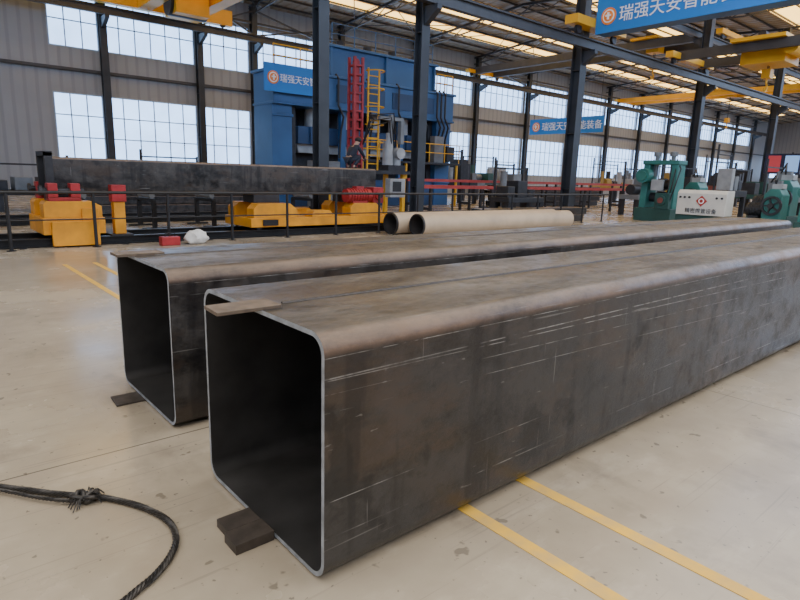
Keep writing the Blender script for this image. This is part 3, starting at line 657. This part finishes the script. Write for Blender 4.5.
# ---------------------------------------------------------------- people
def skinned(name, verts, edges, rad, m, parent, T, sub=2):
    me = bpy.data.meshes.new(name); me.from_pydata([T @ V(v) for v in verts], edges, [])
    o = bpy.data.objects.new(name, me); C.objects.link(o); sk = o.modifiers.new('s', 'SKIN'); o.modifiers.new('u', 'SUBSURF').levels = sub
    for i, r in enumerate(rad): me.skin_vertices[0].data[i].radius = (r, r)
    me.skin_vertices[0].data[0].use_root = True; bpy.context.view_layer.update()
    m2 = bpy.data.meshes.new_from_object(o.evaluated_get(bpy.context.evaluated_depsgraph_get()))
    bpy.data.objects.remove(o); m2.name = name; m2.materials.clear(); m2.materials.append(m)
    for p in m2.polygons: p.use_smooth = True; p.material_index = 0
    off = orgof(parent)
    for v in m2.vertices: v.co -= off
    q = bpy.data.objects.new(name, m2); C.objects.link(q); q.parent = parent; return q
def person(loc, yaw, pose, label, top, hat):
    root = thing('person', loc, label, 'person'); T = Matrix.Translation(V(loc)) @ Matrix.Rotation(yaw, 4, 'Z')
    if pose == 'stand': P = dict(pel=(0, 0, .95), ch=(0, 0, 1.28), nk=(0, 0, 1.47), hd=(.02, 0, 1.60), tp=(.01, 0, 1.68), hip=.09, kn=(.02, .10, .50), an=(-.02, .10, .08), toe=(.17, .12, .04), sh=(0, .19, 1.41), el=(.0, .25, 1.12), wr=(.12, .23, .88), hn=(.15, .22, .80))
    else: P = dict(pel=(0, 0, .36), ch=(.20, 0, .66), nk=(.30, 0, .82), hd=(.38, 0, .92), tp=(.41, 0, 1.0), hip=.10, kn=(.38, .16, .46), an=(.06, .14, .08), toe=(.24, .15, .04), sh=(.24, .18, .75), el=(.42, .22, .52), wr=(.62, .12, .42), hn=(.70, .10, .38))
    vs = [P['pel'], P['ch'], P['nk'], P['hd'], P['tp']]; ed = [(0, 1), (1, 2), (2, 3), (3, 4)]; ra = [.12, .13, .055, .095, .075]
    def mir(p, s): return (p[0], p[1]*s, p[2])
    for s in (1, -1):
        b = len(vs); vs += [(P['pel'][0], P['hip']*s, P['pel'][2]-.03), mir(P['kn'], s), mir(P['an'], s), mir(P['toe'], s)]; ra += [.085, .06, .04, .035]; ed += [(0, b), (b, b+1), (b+1, b+2), (b+2, b+3)]
        b = len(vs); vs += [mir(P['sh'], s), mir(P['el'], s), mir(P['wr'], s), mir(P['hn'], s)]; ra += [.055, .04, .028, .035]; ed += [(1, b), (b, b+1), (b+1, b+2), (b+2, b+3)]
        d = (V(P['hn'])-V(P['wr'])).normalized(); h = b+3
        for k in range(4):
            q = V(mir(P['hn'], s))+d*.05+V((.0, (k-1.5)*.018, 0)); vs.append(tuple(q)); vs.append(tuple(q+d*(.03+.01*(k in (1, 2)))+V((.01, 0, -.012)))); ra += [.009, .008]; ed += [(h, len(vs)-2), (len(vs)-2, len(vs)-1)]
        q = V(mir(P['wr'], s))+d*.04+V((.03, 0, .02)); vs.append(tuple(q)); ra.append(.01); ed.append((b+2, len(vs)-1))
    hd = V(P['hd']); vs.append(tuple(hd+V((.115, 0, 0)))); ra.append(.015); ed.append((3, len(vs)-1))
    skinned('body', vs, ed, ra, MT['skin'], root, T)
    vj = [P['pel'], P['ch'], tuple(V(P['nk'])-V((0, 0, .04)))]; ej = [(0, 1), (1, 2)]; rj = [.15, .165, .075]
    for s in (1, -1):
        b = len(vj); vj += [mir(P['sh'], s), mir(P['el'], s), tuple(V(mir(P['el'], s)).lerp(V(mir(P['wr'], s)), .85))]; rj += [.075, .058, .045]; ej += [(1, b), (b, b+1), (b+1, b+2)]
    skinned('jacket', vj, ej, rj, top, root, T)
    vt = [tuple(V(P['pel'])+V((0, 0, .03)))]; et = []; rt = [.145]
    for s in (1, -1):
        b = len(vt); vt += [(P['pel'][0], P['hip']*s, P['pel'][2]-.05), mir(P['kn'], s), tuple(V(mir(P['kn'], s)).lerp(V(mir(P['an'], s)), .9))]; rt += [.105, .078, .06]; et += [(0, b), (b, b+1), (b+1, b+2)]
        skinned('boot', [mir(P['an'], s), tuple(V(mir(P['an'], s)).lerp(V(mir(P['toe'], s)), .5)), mir(P['toe'], s)], [(0, 1), (1, 2)], [.05, .045, .04], MT['boot'], root, T)
    skinned('trousers', vt, et, rt, MT['navy'], root, T)
    mb = MB(); c = T @ V(P['tp'])
    mb.ball(c-V((0, 0, .0)), .118, 16, sc=(1.05, .95, .75))
    if hat: mb.cyl(c-V((0, 0, .03)), c-V((0, 0, .015)), .13, 20)
    mb.build('safety_helmet' if hat else 'hair', MT['helmet'] if hat else MT['boot'], root, smooth=True)
    for s in (1, -1): MB().ball(T @ (hd+V((.09, .035*s, .015))), .012, 8).build('eye', MT['boot'], root)
person((gx-1.05, gy-.42, 1.72), 0.15, 'crouch', 'worker in dark clothes crouching on the gantry platform', MT['navy'], False)
person((36.5, 23.9, 0), math.radians(210), 'stand', 'distant standing worker in blue-grey clothes near the far machines', MT['cloth'], True)
# ---------------------------------------------------------------- red conveyor lines
def conveyor(x0, x1, y, z, label):
    c = thing('roller_conveyor', ((x0+x1)/2, y, 0), label, 'conveyor', 'long red conveyors')
    for dy in (-.3, .3): MB().box(x0, y+dy-.04, z-.08, x1, y+dy+.04, z+.04).build('side_beam', MT['redb'], c)
    x = x0+.3
    while x < x1: MB().cyl((x, y-.26, z-.03), (x, y+.26, z-.03), .045, 10).build('roller', MT['dark'], c); x += 1.0
    x = x0+.5
    while x < x1:
        for s in (-1, 1): MB().box(x-.05, y+s*.3-.05, 0, x+.05, y+s*.3+.05, z-.08).build('trestle_leg', MT['dark'], c)
        MB().box(x-.04, y-.25, .3, x+.04, y+.25, .4).build('cross_tie', MT['dark'], c); x += 3.5
conveyor(14.9, 33, 16.6, 1.2, 'long red roller conveyor nearer the railing')
conveyor(17, 42, 19.8, 1.42, 'long red roller conveyor further back')
def bundle(x0, x1, y, z0, nx, nz, w, m, group, labs):
    for j in range(nz):
        for i in range(nx):
            yy = y+i*(w+.02); z = z0+j*(w+.004)
            mb = box_tube(x0+random.uniform(-.2, .2), x1+random.uniform(-.2, .2), yy, yy+w, z, z+w, w*.12, .01)
            tag(mb.build('square_tube', [m, MT['cut'], MT['inner']]), labs, 'steel tube', group)
bundle(15.0, 21.0, 13.1, .0, 3, 2, .26, MT['steelB'], 'dark square tubes stacked behind the cream pipes', 'dark square tube in the low stack behind the cream pipes')
bundle(4.0, 10.5, 21.6, .0, 5, 4, .3, MT['steelB'], 'dark square tubes stacked on the floor behind the long tube', 'dark square tube in the stack far behind the long clamped tube')
bundle(26, 36, 21.6, .0, 4, 4, .3, MT['steelB'], 'dark square tubes stacked beyond the red conveyors', 'dark square tube in the stack beyond the red conveyors')
# ---------------------------------------------------------------- green machines on right
def mill_stand(x, y, s, label, variant=0):
    c = thing('tube_mill_stand', (x, y, 0), label, 'machine', 'green tube mill machines')
    h = 2.9*s
    MB().box(x-.7*s, y-.8*s, 0, x+.7*s, y+.8*s, .55*s).build('bed', MT['greend'], c, bevel=.02)
    for sy in (-.6, .6):
        mb = MB().prism([(x-.45*s, .55*s), (x+.45*s, .55*s), (x+.35*s, h*.82), (x-.35*s, h*.82)], 'y', y+sy*s-.14*s, y+sy*s+.14*s); mb.build('housing_post', MT['green'], c, bevel=.02)
    MB().box(x-.4*s, y-.78*s, h*.82, x+.4*s, y+.78*s, h*.88).build('top_yoke', MT['green'], c, bevel=.02)
    for sy in (-.35, .35): mb = MB().cyl((x, y+sy*s, h*.65), (x, y+sy*s, h), .09*s, 14); mb.cyl((x, y+sy*s, h*.94), (x, y+sy*s, h), .16*s, 16); mb.build('adjusting_screw', MT['grey'], c, smooth=True)
    for z in (1.0, 1.55):
        mb = MB().cyl((x, y-.44*s, z*s), (x, y+.44*s, z*s), .2*s, 20); mb.cyl((x, y-.15*s, z*s), (x, y+.15*s, z*s), .26*s, 20); mb.build('roll', MT['dark'], c, smooth=True)
    mb = MB().cyl((x-.45*s, y+.5*s, 1.9*s), (x-.85*s, y+.5*s, 1.9*s), .3*s, 20); mb.cyl((x-.85*s, y+.5*s, 1.9*s), (x-.92*s, y+.5*s, 1.9*s), .2*s, 20); mb.build('motor', MT['green'], c, smooth=True)
    mb = MB().box(x-.75*s, y-.7*s, .55*s, x-.47*s, y-.1*s, 1.2*s); mb.cyl((x-.74*s, y-.4*s, .9*s), (x-.85*s, y-.4*s, .9*s), .2*s, 20); mb.build('gearbox', MT['greend'], c, bevel=.01)
    MB().cyl((x-.86*s, y-.4*s, .9*s), (x-.89*s, y-.4*s, .9*s), .12*s, 18).build('bearing_cap', MT['brick'], c)
    MB().box(x-.62*s, y-.3*s, 1.3*s, x-.47*s, y+.2*s, 1.75*s).build('junction_box', MT['lgrey'], c, bevel=.01)
    for k in range(3): MB().path([(x-.6*s, y-(.6-.1*k)*s, .6*s), (x-.7*s, y-(.85-.12*k)*s, 1.4*s), (x-.3*s, y-(.85-.2*k)*s, (2.2+.1*k)*s), (x, y-.5*s+.3*k, h*.9)], .025, 6).build('hose', MT['black'], c)
def drive_unit(x, y, s, label):
    c = thing('drive_unit', (x, y, 0), label, 'machine', 'low green drive machines')
    MB().box(x-.9*s, y-.7*s, 0, x+.9*s, y+.7*s, .4*s).build('base', MT['greend'], c, bevel=.02)
    MB().prism([(y-.6*s, .4*s), (y+.1*s, .4*s), (y+.1*s, 1.5*s), (y-.1*s, 1.75*s), (y-.45*s, 1.75*s), (y-.6*s, 1.5*s)], 'x', x-.4*s, x+.5*s).build('gear_case', MT['green'], c, bevel=.02)
    mb = MB().hollow((x-.5*s, y-.25*s, 1.05*s), (x-.4*s, y-.25*s, 1.05*s), .40*s, .31*s, 28)
    for k in range(5): a = k*math.pi*2/5; mb.bar((x-.45*s, y-.25*s, 1.05*s), (x-.45*s, y-.25*s+.35*s*math.cos(a), 1.05*s+.35*s*math.sin(a)), .06*s, .06*s)
    mb.cyl((x-.62*s, y-.25*s, 1.05*s), (x-.38*s, y-.25*s, 1.05*s), .11*s, 14); mb.build('flywheel', [MT['dark'], MT['dark']], c, smooth=True)
    mb = MB().cyl((x-.1*s, y+.15*s, .85*s), (x-.1*s, y+.75*s, .85*s), .27*s, 20)
    for k in range(5): mb.cyl((x-.1*s, y+(.22+k*.1)*s, .85*s), (x-.1*s, y+(.25+k*.1)*s, .85*s), .31*s, 20)
    mb.box(x-.3*s, y+.25*s, .4*s, x+.1*s, y+.65*s, .6*s); mb.build('motor', MT['dark'], c)
    MB().box(x+.55*s, y-.2*s, .4*s, x+.8*s, y+.3*s, 2.1*s).build('panel', MT['grey'], c, bevel=.01)
    MB().box(x-.2*s, y-.5*s, 1.75*s, x+.3*s, y-.1*s, 1.95*s).build('oil_tank', MT['lgrey'], c, bevel=.01)
    for k in range(2): MB().path([(x+.6*s, y+.2*k, 2.0*s), (x+.2*s, y-.1*s, (2.3+.1*k)*s), (x-.2*s, y-.2*s, 2.1*s), (x-.1*s, y-.25*s, 1.7*s)], .03, 6).build('cable', MT['black'], c)
mill_stand(24.6, 11.85, .98, 'tall green mill stand with round motors left of the white control cabinet')
drive_unit(27.2, 11.8, .95, 'low green drive unit just behind the white control cabinet')
drive_unit(24.1, 7.6, .85, 'low green drive unit right of the white control cabinet')
drive_unit(27.5, 8.4, 1.05, 'green drive unit further behind, right of the control cabinet')
mill_stand(26.6, 6.3, .85, 'green mill stand behind the two low stands at the right edge')
mill_stand(23.6, 5.85, .74, 'smaller green mill stand at the right edge of the photo')
cc = thing('control_cabinet', (22.8, 9.3, 0), 'white control cabinet with red square emblem on a green base', 'control cabinet')
MB().box(22.6, 8.4, 0, 23.2, 10.25, .45).build('base', MT['greend'], cc, bevel=.02)
MB().prism([(22.5, .45), (23.2, .45), (23.2, 1.36), (22.62, 1.36), (22.5, 1.24)], 'y', 8.45, 10.2).build('body', MT['white'], cc, bevel=.015)
pn = MB().cyl((22.5, 9.3, .97), (22.475, 9.3, .97), .2, 4).build('emblem_panel', MT['redb'], cc)
MB().hollow((22.47, 9.3, .97), (22.46, 9.3, .97), .10, .065, 20).build('ring_mark', MT['text'], pn)
for y in (8.6, 8.78, 9.75, 9.92, 10.08): MB().cyl((22.5, y, 1.09), (22.46, y, 1.09), .04, 14).build('gauge', MT['dark'], cc)
lettering('精密焊管设备', .19, (22.49, 9.87, .54), (0, -1, 0), cc, MT['dark'], depth=.004)
bx_, by_ = 36.0, 11.0
db = thing('display_board', (bx_, by_, 0), 'dark and red lit display screen on posts at the far right', 'display board')
MB().box(bx_, by_-.85, 2.25, bx_+.12, by_+.85, 3.3).build('panel', MT['screend'], db)
MB().box(bx_-.02, by_+.1, 2.35, bx_, by_+.7, 3.2).build('lit_screen', MT['screen'], db)
MB().box(bx_-.02, by_-.75, 2.35, bx_, by_-.1, 3.2).build('lit_screen', MT['screenb'], db)
for y in (by_-.7, by_+.7): MB().box(bx_+.03, y-.05, 0, bx_+.1, y+.05, 2.25).build('post', MT['dark'], db)
def bench(x, y, lx, ly, h, m, label, mtop=None):
    c = thing('machine_bench', (x, y, 0), label, 'machine', 'machines far back in the workshop')
    MB().box(x-lx/2, y-ly/2, h*.45, x+lx/2, y+ly/2, h*.58).build('table', m, c, bevel=.02)
    for sx in (-1, 1):
        for sy in (-1, 1): MB().box(x+sx*(lx/2-.12)-.1, y+sy*(ly/2-.12)-.1, 0, x+sx*(lx/2-.12)+.1, y+sy*(ly/2-.12)+.1, h*.45).build('leg', MT['dark'], c)
    xx = x-lx/2+.08
    while xx < x+lx/2-.5:
        w = random.uniform(.3, .7); w = min(w, x+lx/2-.05-xx); hh = random.uniform(.2, .55)*h; k = random.random(); mm = random.choice([m, m, MT['dark'], MT['grey'], MT['lgrey']])
        if k < .45: MB().box(xx, y-ly*.35, h*.58, xx+w, y+ly*.3, h*.58+hh).build('housing', mm, c, bevel=.02)
        elif k < .75: MB().cyl((xx+w/2, y, h*.58), (xx+w/2, y, h*.58+hh), w*.35, 16).build('cylinder', mm, c, smooth=True)
        else:
            mb = MB().cyl((xx, y, h*.58+w*.4), (xx+w, y, h*.58+w*.4), w*.4, 16); mb.build('roll', mm, c, smooth=True)
        xx += w+random.uniform(.03, .2)
    MB().cyl((x-lx*.45, y+ly*.4, h*.58), (x-lx*.45, y+ly*.4, h*1.5), .05, 8).build('lamp_post', MT['dark'], c)
    MB().cyl((x+lx*.42, y+ly*.4, h*.58), (x+lx*.42, y+ly*.4, h*1.35), .05, 8).build('lamp_post', MT['dark'], c)
    MB().bar((x-lx*.45, y+ly*.4, h*1.3), (x+lx*.42, y+ly*.4, h*1.3), .06, .06).build('cable_bar', MT['dark'], c)
for a in ((6.5, 25.5, 3, 1.5, 1.3, MT['grey'], 'grey machine below the left windows'), (3.4, 24, 2, 1.5, 1.2, MT['dark'], 'dark machine at the far left below the plain wall'),
          (10.0, 28, 3, 1.5, 1.6, MT['dark'], 'dark machine left of the blue press'), (28, 27.5, 4, 2, 2.2, MT['grey'], 'grey machine right of the blue press'), (22.5, 18.3, 1.6, .9, 1.7, MT['grey'], 'small grey machine behind the nearest conveyor'),
          (34, 30, 4, 2, 2.4, MT['greend'], 'green machine beneath the back windows'), (42, 24, 4, 2, 2.2, MT['ochre'], 'yellow machine beyond the red conveyors'), (26, 25.2, 2, 1.5, 2.4, MT['dark'], 'dark machine beside the right upright of the press'),
          (50, 28, 5, 2, 2.6, MT['grey'], 'grey machine under the small blue banner'), (38, 12.9, 3, 1.6, 1.9, MT['greend'], 'dark green machine between the middle columns'), (30, 13.0, 2.4, 1.2, 1.8, MT['dark'], 'dark machine between the tall mill stand and the columns'), (28.5, 14.6, 3, 1.0, 1.7, MT['grey'], 'grey machine in line with the middle row of columns'), (38, 17.6, 4, 1.4, 2.0, MT['ochre'], 'faded yellow machine between the two red conveyors'),
          (18.5, 14.6, 2.2, .9, 1.5, MT['dark'], 'dark machine between the low tube stack and the red conveyor'), (30.5, 11.4, 1.8, 1.0, 2.3, MT['dark'], 'tall dark machine behind the low green drive unit'),
          (51, 19, 5, 3, 2.6, MT['brick'], 'faded red machine deep in the hall'), (62, 12, 4, 2.6, 3, MT['green'], 'green machine deep in the right part of the hall'), (47, 8.5, 5, 2, 2.2, MT['dark'], 'dark machine behind the right mill stands'), (42, 11.4, 3, 1.4, 2.4, MT['grey'], 'grey machine behind the lit display screen'),
          (66, 24, 6, 3, 3, MT['blued'], 'blue machine near the far end of the hall'), (32.4, 9.7, 2.4, 1.2, 1.9, MT['grey'], 'grey machine behind the low green drive units'), (33, 7.4, 3, 1.6, 2.0, MT['green'], 'green machine behind the smaller green mill stand'), (29.8, 6.2, 2.4, 1.4, 1.9, MT['dark'], 'dark machine behind the rightmost green machines')):
    bench(*a)
def roller_stand(x, y, label):
    c = thing('roller_stand', (x, y, 0), label, 'roller stand', 'black roller stands between the tracks')
    for s in (-1, 1):
        MB().box(x-.05, y+s*.6-.05, 0, x+.05, y+s*.6+.05, .75).build('post', MT['black'], c)
        MB().box(x-.3, y+s*.6-.06, 0, x+.3, y+s*.6+.06, .05).build('foot', MT['black'], c)
    MB().box(x-.06, y-.6, .70, x+.06, y+.6, .78).build('cross_bar', MT['black'], c)
    MB().cyl((x, y-.5, .86), (x, y+.5, .86), .07, 14).build('roller', MT['grey'], c)
for i, x in enumerate((3.4, 5.0, 6.6, 8.2, 9.8)): roller_stand(x, 16.3, 'black roller stand behind the long tube, %s from the left' % ordn[i])
# ---------------------------------------------------------------- light
wd = bpy.data.worlds.new('world'); bpy.context.scene.world = wd; wd.use_nodes = True
N, L = wd.node_tree.nodes, wd.node_tree.links; bg = N['Background']
tc = N.new('ShaderNodeTexCoord'); se = N.new('ShaderNodeSeparateXYZ'); L.new(tc.outputs['Generated'], se.inputs[0])
cr_ = N.new('ShaderNodeValToRGB'); cr_.color_ramp.elements[0].position = .25; cr_.color_ramp.elements[0].color = (.80, 1.12, 1.7, 1)
cr_.color_ramp.elements[1].position = .6; cr_.color_ramp.elements[1].color = (1, .95, .88, 1)
L.new(se.outputs[2], cr_.inputs[0]); L.new(cr_.outputs[0], bg.inputs[0]); bg.inputs[1].default_value = 2.6
